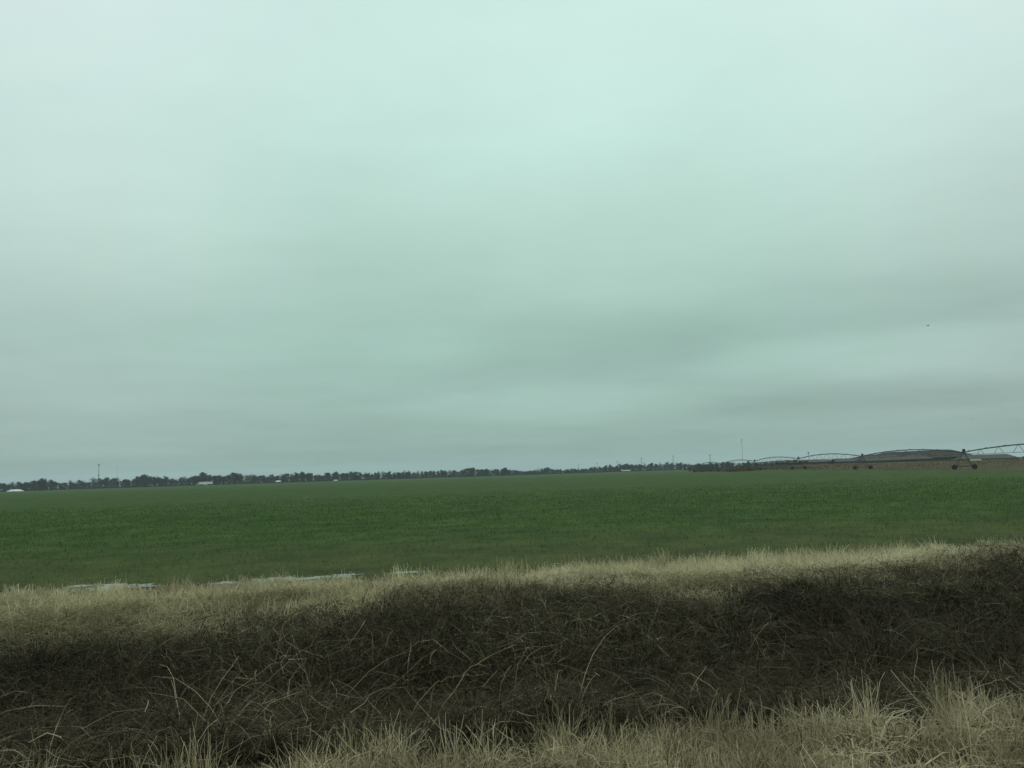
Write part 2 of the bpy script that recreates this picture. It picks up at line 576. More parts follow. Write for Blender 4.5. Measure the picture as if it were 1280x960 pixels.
for nb, bx, bv, lo_, hi_ in ((70, rng.uniform(-12, -2, 70), rng.uniform(19.0, 20.9, 70), .12, .30), (90, rng.uniform(-3, 16, 90), None, .25, .52), (34, rng.uniform(-14, -3, 34), rng.uniform(17.6, 19.0, 34), .3, .5)):
    if bv is None:
        bv = np.interp(bx, [-3, 2, 7, 16], [19.6, 20.6, 22.0, 22.4]) + rng.normal(-.3, .5, nb)
    ns = 40
    X2 = (bx[:, None] + rng.normal(0, .15, (nb, ns))).ravel(); v2 = (bv[:, None] + rng.normal(0, .12, (nb, ns))).ravel()
    Y2 = v2 + K * X2; n2 = len(X2)
    V_, Q_, T_, _ = blades(np.stack([X2, Y2, terrain(X2, Y2) - .02], -1), np.repeat(rng.uniform(lo_, hi_, nb), ns) * rng.uniform(.4, 1.05, n2), np.abs(rng.normal(.2, .3, n2)), np.abs(rng.normal(.9, .6, n2)),
                           rng.uniform(0, 2 * PI, n2), rng.uniform(.008, .017, n2), 3, np.clip(np.repeat(rng.normal(.5, .2, nb), ns) + rng.normal(0, .12, n2), 0, 1), .1, .5)
    parts.append((V_, Q_, T_))
nb = 260
bx = rng.uniform(-14, 16, nb); bv = rng.uniform(15.8, 18.6, nb) + np.interp(bx, [-3, 2, 7], [0, 1., 2.8])
X = (bx[:, None] + rng.normal(0, .2, (nb, 34))).ravel(); v = (bv[:, None] + rng.normal(0, .12, (nb, 34))).ravel()
Y = v + K * X; N = len(X)
root = np.stack([X, Y, terrain(X, Y) - .02], -1)
V_, Q_, T_, _ = blades(root, np.repeat(rng.uniform(.14, .48, nb) , 34) * rng.uniform(.5, 1.05, N), np.abs(rng.normal(.3, .35, N)), np.abs(rng.normal(1.0, .7, N)),
                       rng.uniform(0, 2 * PI, N), rng.uniform(.008, .015, N), 3, np.clip(np.repeat(rng.normal(.55, .2, nb), 34) + rng.normal(0, .12, N), 0, 1), .08, .4)
parts.append((V_, Q_, T_))
V_, Q_, T_ = stack(parts)
tag(np_mesh('bank_grass', V_, Q_, M['bank'], tint=T_), 'pale dry grass on the far ditch bank', kind='stuff')

# --- the ditch full of dark dead brush
parts = []
X, v = scatter(100000, -13, 15.5, 6.2, 21.)
cl = fbm(X * .55 + 40, v * .55)
bf = brush_far(X)
lo = near_edge(X) + .25
m = (rng.random(len(X)) < (1 - sstep(-1.2, .9, v - bf + (cl - .5) * 7)) * sstep(-.3, 1.1, v - lo) * (.45 + .9 * sstep(.3, .65, cl)))
m &= np.abs(X) < v * .72 + 1.2
X, v, cl = keep(m, X, v, cl)
Y = v + K * X; N = len(X)
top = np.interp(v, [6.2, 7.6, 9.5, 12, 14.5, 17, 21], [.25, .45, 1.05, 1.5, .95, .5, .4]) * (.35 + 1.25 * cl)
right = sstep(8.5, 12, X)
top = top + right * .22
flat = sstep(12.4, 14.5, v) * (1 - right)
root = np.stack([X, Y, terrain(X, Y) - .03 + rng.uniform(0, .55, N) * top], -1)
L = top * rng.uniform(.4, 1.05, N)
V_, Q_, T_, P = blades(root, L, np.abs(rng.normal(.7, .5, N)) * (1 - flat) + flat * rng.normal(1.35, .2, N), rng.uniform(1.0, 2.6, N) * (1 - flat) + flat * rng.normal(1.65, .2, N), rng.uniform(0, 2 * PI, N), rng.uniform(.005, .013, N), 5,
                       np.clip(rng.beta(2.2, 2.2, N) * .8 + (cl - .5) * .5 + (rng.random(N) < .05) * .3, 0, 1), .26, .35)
parts.append((V_, Q_, T_))
# arching tufts: every stem leaves one root and droops outward
nb = 1500
bx, bv = scatter(nb * 3, -11, 14, 7.6, 15.5)
sel = (bv > near_edge(bx) + .5) & (bv < brush_far(bx) - .6) & (np.abs(bx) < bv * .72 + 1.2)
bx = bx[sel][:nb]; bv = bv[sel][:nb]; nb = len(bx); ns = 58
tx = np.repeat(bx, ns) + rng.normal(0, .07, nb * ns); tv = np.repeat(bv, ns) + rng.normal(0, .07, nb * ns)
hb = np.repeat(np.interp(bv, [7.6, 9, 12, 14, 15.5], [.5, 1.25, 1.75, 1.05, .55]) * rng.uniform(.6, 1.25, nb), ns)
ty = tv + K * tx; n2 = len(tx)
r0 = np.stack([tx, ty, terrain(tx, ty) + .05], -1)
V_, Q_, T_, _ = blades(r0, hb * rng.uniform(.6, 1.25, n2), np.abs(rng.normal(.12, .2, n2)), np.repeat(rng.uniform(1.7, 2.8, nb), ns) + rng.normal(0, .3, n2),
                       rng.uniform(0, 2 * PI, n2), rng.uniform(.005, .011, n2), 6, np.clip(rng.normal(.38, .2, n2) + np.repeat(rng.normal(0, .16, nb) + (rng.random(nb) < .10) * .3, ns), 0, .97), .12, .35)
parts.append((V_, Q_, T_))
# fine side twigs growing from the stems
for rep in range(2):
    k = rng.integers(1, 5, N)
    r0 = P[np.arange(N), k]
    V_, Q_, T_, _ = blades(r0, L * rng.uniform(.25, .55, N), rng.uniform(.2, 1.8, N), rng.uniform(.6, 2.6, N), rng.uniform(0, 2 * PI, N), rng.uniform(.003, .007, N), 3,
                           np.clip(rng.beta(2.2, 2.2, N) * .85 + (rng.random(N) < .04) * .2, 0, 1), .3, .4)
    parts.append((V_, Q_, T_))
k = rng.random(N) < .5
r0 = P[k, 4] + rng.normal(0, .06, (k.sum(), 3)); n2 = int(k.sum())
V_, Q_, T_, _ = blades(r0, rng.uniform(.2, .75, n2), rng.normal(1.45, .35, n2), rng.normal(1.6, .5, n2), rng.uniform(0, 2 * PI, n2), rng.uniform(.004, .010, n2), 4,
                       np.clip(rng.beta(2.5, 1.3, n2), 0, 1) * np.clip(.55 + .8 * fbm(r0[:, 0] * .8 + 20, r0[:, 1] * .8), 0, 1), .22, .4)
parts.append((V_, Q_, T_))
V_, Q_, T_ = stack(parts)
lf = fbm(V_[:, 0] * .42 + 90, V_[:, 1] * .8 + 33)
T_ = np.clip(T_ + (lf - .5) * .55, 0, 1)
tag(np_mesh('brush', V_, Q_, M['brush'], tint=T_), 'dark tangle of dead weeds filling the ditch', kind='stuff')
print('brush', len(Q_))

# --- young crop near the edge of the field
X, v = scatter(330000, -60, 62, 0, 1)
v = 20.6 * (125 / 20.6) ** v
m = (np.abs(X) < v * .70 + 1)
X, v = keep(m, X, v)
cl = fbm(X * .35 + 60, v * .35); c3 = fbm(X * 1.3, v * 1.3)
m = rng.random(len(X)) < (.42 + .5 * sstep(22, 40, v + (cl - .5) * 14)) * (.25 + .9 * sstep(.35, .6, c3)) * (1 - sstep(45, 122, v)) * sstep(20.2, 22, v + (c3 - .5) * 2)
X, v, cl, c3 = keep(m, X, v, cl, c3)
Y = v + K * X; N = len(X)
root = np.stack([X, Y, terrain(X, Y) - .01], -1)
brown = (1 - sstep(22, 44, v + (cl - .5) * 16))
V_, Q_, T_, _ = blades(root, rng.uniform(.07, .17, N), np.abs(rng.normal(.2, .3, N)), rng.uniform(.5, 1.9, N), rng.uniform(0, 2 * PI, N), rng.uniform(.012, .03, N) * (v / 35), 2,
                       np.clip(rng.normal(.42, .2, N) + (rng.random(N) < brown * .28) * .5, 0, 1), 0, .4)
tag(np_mesh('crop_seedlings', V_, Q_, M['crop'], tint=T_), 'young green crop growing in the field', kind='stuff')

# --- rough weeds beyond the field on the right
n = 36000
pxs = rng.uniform(850, 1330, n)
D = edge_dist(pxs) + 2 + rng.random(n) ** 1.5 * 330
X = np.array((pxs - 640) / F / math.cos(PITCH)) * D
cl = fbm(X * .05, D * .03)
m = rng.random(n) < .25 + .9 * sstep(.35, .6, cl)
X, D, cl, pxs = keep(m, X, D, cl, pxs)
N = len(X); wk = np.interp(pxs, [930, 990], [2.1, 1.])
root = np.stack([X, D, terrain(X, D) - .03], -1)
V_, Q_, T_, _ = blades(root, rng.uniform(.25, .7, N) * (.5 + cl) * np.clip((D - 120) / 200, .25, 1.) * wk, np.abs(rng.normal(.2, .2, N)), rng.uniform(.3, 1.4, N), rng.uniform(0, 2 * PI, N), rng.uniform(.05, .16, N) * D / 300, 2,
                       np.clip((rng.normal(.5, .2, N) + (cl - .5)) * np.interp(pxs, [930, 1000], [.15, 1.]), 0, 1), 0, .4)
tag(np_mesh('weeds', V_, Q_, M['weeds'], tint=T_), 'tan rough weeds beyond the crop field', kind='stuff')


# ------------------------------------------------------------------ puddles along the field edge
def puddle(cx, cv, rx, rv, seed, label, level):
    r = random.Random(seed)
    ph = [r.uniform(0, 6.28) for _ in range(4)]
    pts = [(0, 0, 0)]
    n = 120
    cv += .5; rv *= 1.25
    cy = cv + K * cx
    for i in range(n):
        a = 2 * PI * i / n
        k = .95 + .16 * math.sin(13 * a + ph[3]) + .08 * math.sin(21 * a + ph[1]) + .22 * math.sin(3 * a + ph[0]) + .16 * math.sin(5 * a + ph[1]) + .1 * math.sin(9 * a + ph[2])
        x = math.cos(a) * rx * k; vv = math.sin(a) * rv * k
        pts.append((x, vv + K * x, 0))
    z = max(tz(cx + p[0], cy + p[1]) for p in pts) if level is None else level
    mb = MB().poly(pts, [(0, i + 1, (i + 1) % n + 1) for i in range(n)])
    o = mb.build('puddle', M['water']); o.location = (cx, cy, z + .006)
    return tag(o, label, kind='structure')


for a in ((-9.6, 20.6, .75, .5, 3, 'short wide puddle of standing water at the field edge behind a grass tuft'),
          (-5.9, 21.0, .85, .42, 4, 'longest puddle of standing water along the edge of the crop'),
          (-4.6, 21.4, .5, .36, 6, 'narrow puddle at the end of the row of standing water'),
          (-10.9, 21.3, .32, .2, 8, 'tiny puddle among yellowed crop'),
          (-7.2, 20.8, .34, .22, 12, 'small puddle between the two big ones'),
          (-10.5, 20.2, .3, .2, 17, 'small puddle in the straw left of the wide one'),
          (-2.9, 21.6, .45, .2, 9, 'thin sliver of water in matted grass')):
    puddle(*a, None)


# ------------------------------------------------------------------ long pale stalks in the brush
def stalk(pix, Y, r, label):
    pts = [at(px, py, Y + dy) for px, py, dy in pix]
    # carry the stem on, in its own direction, down to the soil
    d = (pts[0] - pts[1]).normalized(); d.z = min(d.z, -.35)
    p = pts[0].copy()
    for _ in range(60):
        if p.z < tz(p.x, p.y) - .03: break
        p = p + d * .05; d = (d + Vector((0, 0, -.12))).normalized()
    ctl = [p] + pts
    fine = []
    for i in range(len(ctl) - 1):
        p0 = ctl[max(0, i - 1)]; p1 = ctl[i]; p2 = ctl[i + 1]; p3 = ctl[min(len(ctl) - 1, i + 2)]
        for k in range(6):
            u = k / 6
            q = .5 * ((2 * p1) + (p2 - p0) * u + (2 * p0 - 5 * p1 + 4 * p2 - p3) * u * u + (3 * p1 - p0 - 3 * p2 + p3) * u ** 3)
            fine.append(q + Vector([random.gauss(0, .006) for _ in range(3)]))
    fine.append(ctl[-1])
    b = fine[0].copy()
    mb = MB().tube([q - b for q in fine], r, 5, r * .35)
    for k in range(4):          # broken leaf stubs
        q = fine[random.randrange(len(fine) // 3, len(fine))] - b
        mb.tube([q, q + Vector((random.gauss(0, .05), random.gauss(0, .05), random.uniform(-.06, .05)))], r * .5, 4, r * .2)
    o = mb.build('dead_stalk', M['stalk'], smooth=True); o.location = b
    tag(o, label, 'dead stalk', 'pale dead stalks leaning over the brush')


stalk([(540, 908, 0), (578, 846, .25), (602, 826, .4), (645, 806, .7)], 8.0, .0065, 'long straight pale stalk leaning across the dark brush')
stalk([(522, 880, 0), (552, 850, .2), (580, 845, .3), (612, 843, .5)], 8.2, .0042, 'thin bent stalk crossing the long leaning stalk')
stalk([(644, 852, 0), (652, 822, 0), (661, 810, .05), (668, 828, .1), (676, 862, .15)], 8.6, .0045, 'stalk folded over into a narrow arch')
stalk([(1180, 872, 0), (1215, 862, .1), (1240, 852, .2), (1268, 846, .3)], 7.8, .006, 'pale straw stalk lying over the brush edge above the verge grass')
stalk([(620, 905, 0), (655, 904, .1), (690, 905, .2), (720, 912, .2)], 7.4, .0045, 'low arched stalk over the dark ditch mouth')
stalk([(720, 880, 0), (770, 881, .1), (830, 878, .2)], 8.0, .004, 'thin stalk lying level across the brush')
stalk([(352, 790, 0), (360, 776, 0), (366, 762, 0)], 12.5, .009, 'short pale stick standing in the brush below the puddles')
stalk([(700, 900, 0), (694, 880, .1), (680, 858, .3)], 7.9, .007, 'short brown stalk rising from the verge grass')


# ------------------------------------------------------------------ trees
def leaf_cloud(centers, radii, n, size, seed, squash=.85):
    r = np.random.default_rng(seed)
    c = np.asarray(centers); rad = np.asarray(radii)
    w = rad ** 2; pick = r.choice(len(c), n, p=w / w.sum())
    d = r.normal(size=(n, 3)); d /= np.linalg.norm(d, axis=1)[:, None]
    rr = rad[pick] * r.random(n) ** .45
    p = c[pick] + d * rr[:, None] * np.array([1, 1, squash])
    a = r.normal(size=(n, 3)); a /= np.linalg.norm(a, axis=1)[:, None]
    b = np.cross(a, r.normal(size=(n, 3))); b /= np.linalg.norm(b, axis=1)[:, None]
    s = size * r.uniform(.5, 1.3, n)
    a *= s[:, None]; b *= (s * r.uniform(.35, .8, n))[:, None]
    V = np.stack([p - a - b * .4, p + a * .2 - b, p + a + b * .4, p - a * .2 + b], 1).reshape(-1, 3)
    Q = np.arange(4 * n).reshape(n, 4)
    T = np.repeat(np.clip(r.normal(.5, .22, n), 0, 1), 4)
    return V, Q, T


def tree_proto(seed, style):
    # a tree one unit tall, sparse in winter, two parts
    r = random.Random(seed)
    root = bpy.data.objects.new('tree', None); root.empty_display_size = .2
    cs, rs = [], []
    mb = MB()
    if style == 'oval':
        wid, base, nl = .24, .08, 1700
    elif style == 'round':
        wid, base, nl = .32, .10, 1900
    elif style == 'bare':
        wid, base, nl = .34, .15, 1000
    else:
        wid, base, nl = .26, .02, 1700
    mb.tube([(0, 0, -.03), (.01, 0, .25), (.0, .01, .6)], .022, 6, .010)
    for i in range(16):
        a = r.uniform(0, 2 * PI); h = r.uniform(base, .84); k = math.sin(PI * min(1, max(.05, (h - base * .6) / (1.02 - base * .6)))) ** .6
        d = wid * k * r.uniform(.2, .75)
        c = (math.cos(a) * d, math.sin(a) * d, h)
        cs.append(c); rs.append(r.uniform(.11, .19) * (.8 + wid))
        if i < 9:
            mb.tube([(0, 0, max(.08, h - .25)), (c[0] * .5, c[1] * .5, h - .10), c], .009, 4, .003)
    for i in range(r.randint(1, 3)):
        cs.append((r.uniform(-.1, .1), r.uniform(-.1, .1), r.uniform(.84, .93))); rs.append(.09)
    trunk = mb.build('trunk', M['bark'], root, True)
    V, Q, T = leaf_cloud(cs, rs, nl, .030 if style != 'bare' else .022, seed)
    V[:, 2] = np.maximum(V[:, 2], base * .5)
    mat = {'round': M['twig'], 'oval': M['twig'], 'bare': M['twig'], 'cedar': M['leafy']}[style]
    crown = np_mesh('crown', V, Q, mat, root, tint=T)
    return root, trunk, crown


PROTO = {s: [tree_proto(100 * i + k, s) for k in range(4)] for i, s in enumerate(('round', 'oval', 'bare', 'cedar'))}
for lst in PROTO.values():
    for r_, a_, b_ in lst:
        COL.objects.unlink(a_); COL.objects.unlink(b_)
NAMES = {'round': 'tree', 'oval': 'tree', 'bare': 'bare_tree', 'cedar': 'evergreen_tree'}
GROUP = 'trees of the long treeline beyond the field'
BASE_LABEL = {'round': 'dark round-crowned winter tree merged into the long treeline beyond the field',
              'oval': 'dark narrow-crowned winter tree merged into the long treeline beyond the field',
              'bare': 'thin greyish bare tree showing sky through its crown in the treeline',
              'cedar': 'dense dark evergreen tree low in the treeline beyond the field'}


def plant(px, Y, H, style, label=None, group=GROUP, wide=1., mat=None):
    src = random.choice(PROTO[style])
    X = gx(px, Y)
    e = src[0].copy(); e.name = NAMES[style]; link(e)
    e.location = (X, Y, tz(X, Y)); e.rotation_euler = (0, 0, random.uniform(0, 2 * PI))
    w = wide * random.uniform(.9, 1.25)
    e.scale = (H * w, H * w, H)
    for ch in src[1:]:
        c = ch.copy(); link(c, e)
        if mat and ch is src[2]:
            c.data = c.data.copy(); c.data.materials[0] = mat
    tag(e, label or BASE_LABEL[style], 'tree', group)
    return e


HP = [0, 30, 50, 75, 100, 120, 140, 160, 180, 200, 225, 255, 275, 292, 320, 350, 375, 395, 420, 450, 480, 520, 550, 575, 590, 600, 612, 630, 645, 655, 680, 700, 730, 760, 785, 800, 830, 845, 862]
HH = [10, 10, 13, 9, 10, 11, 12, 9.5, 13.5, 11, 10.5, 13, 10, 13.5, 9.5, 9, 11, 8.5, 10.5, 8.5, 8.5, 8, 8, 7, 10, 7, 8, 9, 5.5, 4.5, 7.5, 5.5, 5.5, 7.5, 8.5, 8, 8.5, 9.5, 8]


def tree_dist(px): return float(np.interp(px, EB, ED)) + 6


px = -14.0
while px < 866:
    hpx = float(np.interp(px, HP, HH)) * random.uniform(.98, 1.3)
    D = tree_dist(px) + random.uniform(0, 22)
    H = hpx * D / F
    st = random.choices(['round', 'oval', 'bare', 'cedar'], [5, 3, 2.2, 1.8])[0]
    if st == 'cedar': H *= .82
    plant(px, D, H * (1.06 if st == 'bare' else 1), st, wide=1.05)
    px += hpx * random.uniform(.40, .62)
# trees that stand out of the line
for px, hpx, st, lab in ((52, 14, 'round', 'broad tree standing above the treeline between the white shed and the phone mast'),
                         (180, 14, 'round', 'broad domed tree rising above the treeline left of the white lorry'),
                         (256, 13.5, 'bare', 'fuzzy bare tree rising right behind the white lorry'),
                         (293, 13.5, 'round', 'lumpy tall tree just right of the white lorry'),
                         (378, 11, 'cedar', 'pointed dark evergreen above the treeline in the middle left'),
                         (589, 10.5, 'bare', 'slim bare tree poking above the treeline at its middle'),
                         (603, 8.5, 'round', 'round tree beside the slim bare tree in the middle'),
                         (630, 9, 'round', 'small ball-shaped tree standing apart next to a gap'),
                         (681, 7.5, 'round', 'domed tree right of the low gap in the treeline'),
                         (763, 9, 'cedar', 'small dark pointed tree at the notch in the treeline')):
    D = tree_dist(px) + 3
    plant(px, D, hpx * 1.12 * D / F, st, lab, wide=1.15)
# second, farther row
px = -5.0
while px < 860:
    D = tree_dist(px) + random.uniform(45, 130)
    hpx = float(np.interp(px, HP, HH)) * random.uniform(.9, 1.15)
    plant(px, D, hpx * D / F + .4, random.choice(['round', 'oval', 'bare', 'bare']), 'farther hazy winter tree seen behind the first row of the treeline', wide=1.4)
    px += random.uniform(9, 15)

# right hand groups
G2 = 'trees beside the irrigation machine'
for px, D, top, st, lab, mt in (
        (866, 960, 579.5, 'bare', 'brownish bare tree left of the tall utility pole', 'twigbrown'),
        (873, 950, 578.5, 'round', 'broad brownish tree beside the tall utility pole', 'twigbrown'),
        (881, 960, 580, 'bare', 'low brownish scrub tree at the foot of the utility pole', 'twigbrown'),
        (888, 930, 577, 'round', 'dark round tree directly below the crossarm pole', None),
        (896, 900, 579, 'oval', 'dark tree left of the flat-topped tree clump', None),
        (904, 880, 577, 'round', 'flat-topped dark tree beneath the farthest pipe arch', None),
        (910, 880, 576.7, 'round', 'middle tree of the flat-topped clump under the farthest arch', None),
        (916, 875, 577.3, 'round', 'right tree of the flat-topped clump under the farthest arch', None),
        (924, 850, 578.5, 'oval', 'dark low tree left of the thin radio mast', None),
        (930, 840, 578, 'cedar', 'low evergreen at the foot of the thin radio mast', None),
        (936, 800, 575.2, 'round', 'dark ball-shaped tree where the pipe arch comes down', None),
        (944, 780, 578.5, 'cedar', 'evergreen under the left end of the second pipe arch', None),
        (951, 760, 578, 'bare', 'spindly tree under the second pipe arch', None),
        (958, 740, 577.5, 'oval', 'narrow dark tree under the middle of the second arch', None),
        (964, 720, 577.5, 'bare', 'thin bare tree under the crown of the second arch', None),
        (971, 700, 577, 'round', 'round dark tree under the right half of the second arch', None),
        (978, 690, 577, 'bare', 'leaning thin tree left of the brown thicket', None),
        (986, 620, 575, 'round', 'large brown thicket tree left of the grey sheds', 'twigbrown'),
        (994, 600, 574.2, 'round', 'brown thicket tree behind the pivot tower by the grey shed', 'twigbrown'),
        (1001, 600, 575, 'oval', 'dark brown tree touching the end of the grey shed', 'twigbrown'),
        (1041, 560, 573.8, 'round', 'dark rounded tree between the two low grey sheds', None),
        (1036, 545, 576.2, 'cedar', 'low dark bush in front of the two low grey sheds', None),
        (1279, 505, 570.3, 'round', 'dark tree at the end of the long grey shed', None),
        (1288, 490, 569.5, 'round', 'dark tree beyond the end of the long grey shed', None)):
    X = gx(px, D); base = tz(X, D)
    H = at(px, top, D).z - base
    plant(px, D, max(1.6, H), st, lab, G2, 1.15, M[mt] if mt else None)

px = 868.0
while px < 1002:
    D = float(np.interp(px, [848, 862, 890, 936, 964, 1003], [1250, 960, 900, 790, 720, 610])) + random.uniform(-15, 30)
    X = gx(px, D); base = tz(X, D)
    H = at(px, float(np.interp(px, [868, 900, 925, 960, 1002], [580.2, 578.6, 579.2, 578.8, 577.2])) + random.uniform(-.8, 1.2), D).z - base
    plant(px, D, max(2.5, H), random.choice(['round', 'round', 'oval', 'bare']), 'low winter tree in the thicket under the farthest pipe arches', G2, 1.5)
    px += random.uniform(2.6, 4.6)

# understorey along the foot of the treeline
n = 60000
pxs = rng.uniform(-20, 1003, n)
farD = np.interp(pxs, [848, 862, 890, 936, 964, 1003], [1250, 960, 900, 790, 720, 610])
D = np.where(pxs > 850, farD, np.array([tree_dist(p) for p in pxs])) + rng.uniform(-2, 26, n)
X = (pxs - 640) / F / math.cos(PITCH) * D
hmax = np.interp(pxs, HP + [900, 985, 1003], HH + [6.5, 7, 6]) * D / F * .80 * (.62 + .8 * fbm(X * .06, D * .01))
z = terrain(X, D) + rng.random(n) ** 1.5 * hmax * np.where((pxs > 884) & (pxs < 920), .35, 1)
c = np.stack([X, D, z], -1)
a = rng.normal(size=(n, 3)); a /= np.linalg.norm(a, axis=1)[:, None]
b = np.cross(a, rng.normal(size=(n, 3))); b /= np.linalg.norm(b, axis=1)[:, None]
s = (rng.uniform(.25, .8, n) * np.clip(D / 900, .35, 1.2))[:, None]
V_ = np.stack([c - a * s, c + b * s * .6, c + a * s, c - b * s * .6], 1).reshape(-1, 3)
tag(np_mesh('undergrowth', V_, np.arange(4 * n).reshape(n, 4), M['twig'], tint=np.repeat(rng.random(n), 4)), 'dark undergrowth along the foot of the treeline', kind='stuff')


# ------------------------------------------------------------------ centre pivot irrigation machine
pv = empty('irrigation_pivot', (gx(1205, 183), 183, tz(gx(1205, 183), 183)))
tag(pv, 'long wheeled irrigation machine of arched pipe spans crossing the field edge', 'irrigation machine')
O = pv.location.copy()
TY = [129, 183, 237, 291, 345, 399, 453]
PX0 = gx(1205, 183)


def tower_pt(Y):
    x = PX0 + (Y - 183) * .004
    return Vector((x, Y, tz(x, Y)))


JH = 3.75
for i, Y in enumerate(TY):
    p = tower_pt(Y) - O
    mb = MB()
    top = p + Vector((0, 0, JH))
    for sx in (-1, 1):
        for sy in (-.28, .28):
            mb.tube([p + Vector((sx * 1.75, sy * .6, .75)), top + Vector((sx * .16, sy * .5, -.1))], .05, 6)
        mb.tube([p + Vector((sx * .95, 0, 2.2)), p + Vector((-sx * 1.75, 0, .75))], .03, 5)
    mb.tube([p + Vector((-.98, 0, 2.2)), p + Vector((.98, 0, 2.2))], .04, 5)
    tw = mb.build('tower', M['galv'], pv)
    MB().box(p + Vector((0, 0, .72)), (4.3, .22, .2)).build('base_beam', M['galv'], tw)
    MB().box(top + Vector((.12, 0, .42)), (.5, .4, .62)).build('control_box', M['dark'], tw)
    for sx in (-1, 1):
        mb = MB()
        c = p + Vector((sx * 2.2, 0, .57))
        prof = [(-.16, .28), (-.17, .48), (-.12, .57), (.12, .57), (.17, .48), (.16, .28)]
        n = 18; b0 = len(mb.v)
        vs = []
        for k in range(n):
            an = 2 * PI * k / n
            for (yy, rr) in prof:
                rr2 = rr + (.02 if (k % 2 and rr > .55) else 0)
                vs.append((c.x + rr2 * math.cos(an), c.y + yy, c.z + rr2 * math.sin(an)))
        fs = []
        m_ = len(prof)
        for k in range(n):
            for j in range(m_):
                fs.append((k * m_ + j, k * m_ + (j + 1) % m_, ((k + 1) % n) * m_ + (j + 1) % m_, ((k + 1) % n) * m_ + j))
        mb.poly(vs, fs)
        mb.tube([(c.x, c.y - .1, c.z), (c.x, c.y + .1, c.z)], .29, 14)
        mb.build('wheel', M['rubber'], tw)
for i in range(len(TY) - 1):
    a = tower_pt(TY[i]) - O + Vector((0, 0, JH)); b = tower_pt(TY[i + 1]) - O + Vector((0, 0, JH))
    n = 24
    arc = []
    for k in range(n + 1):
        t_ = k / n
        q = a.lerp(b, t_); q.z += 1.15 * 4 * t_ * (1 - t_)
        arc.append(q)
    sp = MB().tube(arc, .125, 8)
    for k in range(2, n, 3):
        sp.box(arc[k] + Vector((0, 0, .06)), (.3, .14, .3))
    sp = sp.build('pipe_span', M['galv'], pv, False)
    # V frames and the two truss rods under the pipe
    mb = MB(); L_, R_ = [a + Vector((-.15, 0, -.2))], [a + Vector((.15, 0, -.2))]
    ns = 8
    for k in range(1, ns):
        t_ = k / ns
        q = a.lerp(b, t_); q.z += 1.15 * 4 * t_ * (1 - t_)
        dp = 1.55 * (4 * t_ * (1 - t_)) ** .5
        l = q + Vector((-1.15 * dp / 1.55, 0, -dp)); r = q + Vector((1.15 * dp / 1.55, 0, -dp))
        L_.append(l); R_.append(r)
        mb.tube([q, l], .045, 5); mb.tube([q, r], .045, 5); mb.tube([l, r], .04, 5)
    L_.append(b + Vector((-.15, 0, -.2))); R_.append(b + Vector((.15, 0, -.2)))
    mb.tube(L_, .022, 5); mb.tube(R_, .022, 5)
    for k in range(1, ns - 1):
        t_ = (k + .5) / ns
    mb.build('truss', M['galv'], sp)


# ------------------------------------------------------------------ buildings
def shed(name, px0, px1, D, y_ridge, y_eave, depth, label, roofmat, hip=0., wall='walldark', cat='shed', group=None, over=.5, label_roof=None, y_base=None):
    x0 = gx(px0, D); x1 = gx(px1, D); cx = (x0 + x1) / 2; pm = (px0 + px1) / 2
    base = tz(cx, D) - .15 if y_base is None else at(pm, y_base, D).z
    W = x1 - x0
    ez = at(pm, y_eave, D).z - base
    rz = at(pm, y_ridge, D).z - base
    e = empty(name, (cx, D, base))
    tag(e, label, cat, group)
    hw = W / 2 - over * .6
    MB().box((0, depth / 2, ez / 2), (2 * hw, depth - over, ez - .01)).build('wall', M[wall], e)
    hx = W / 2
    th = .18
    top = [(-hx, 0, ez), (hx, 0, ez), (hx, depth, ez), (-hx, depth, ez), (-hx + hip, depth / 2, rz), (hx - hip, depth / 2, rz)]
    low = [(x, y, z - th) for x, y, z in top]
    mb = MB().poly(top + low, [(0, 1, 5, 4), (2, 3, 4, 5), (1, 2, 5), (3, 0, 4), (6, 7, 1, 0), (7, 8, 2, 1), (8, 9, 3, 2), (9, 6, 0, 3), (6, 9, 8, 7)])
    mb.build('roof', M[roofmat], e)
    # doors in the front wall
    nd_ = max(1, int(W / 12))
    for k in range(nd_):
        xx = -hw + (k + .5) * 2 * hw / nd_
        MB().box((xx, over / 2 - .03, min(1.1, ez * .45)), (min(3., W * .25), .06, min(2.2, ez * .85))).build('door', M['dark'], e)
    return e


GS = 'grey sheds beyond the irrigation machine'
shed('shed', 992, 1046, 640, 574.6, 577.4, 14, 'lowest grey shed standing left of the other sheds, next to a brown thicket', 'roofgrey', 3, group=GS)
shed('shed', 1043, 1082, 610, 572.8, 576.6, 14, 'low grey shed seen behind the pivot tower with the dark bush before it', 'roofgrey', 2.5, group=GS)
shed('shed', 1080, 1133, 560, 569.2, 575.4, 16, 'tall-roofed grey shed between two pivot towers, in front of the mound', 'roofgrey', 1.5, group=GS)
shed('shed', 1131, 1168, 535, 568.2, 573.6, 14, 'hip-roofed pale grey shed with dark open front', 'roofgrey', 5.5, group=GS)
shed('shed', 1167, 1209, 545, 566.0, 571.0, 15, 'brown-roofed weathered shed behind the nearest pivot tower', 'roofdark', 2.5, group=GS)
shed('shed', 1206, 1275, 520, 567.8, 573.0, 15, 'longest grey-roofed shed at the end of the row, under the nearest arch', 'roofgrey', 3.5, group=GS)
shed('small_shed', 1247, 1257, 470, 574.3, 575.4, 5, 'tiny pale shed in the weeds before the longest grey shed', 'roofgrey', .3, wall='white')

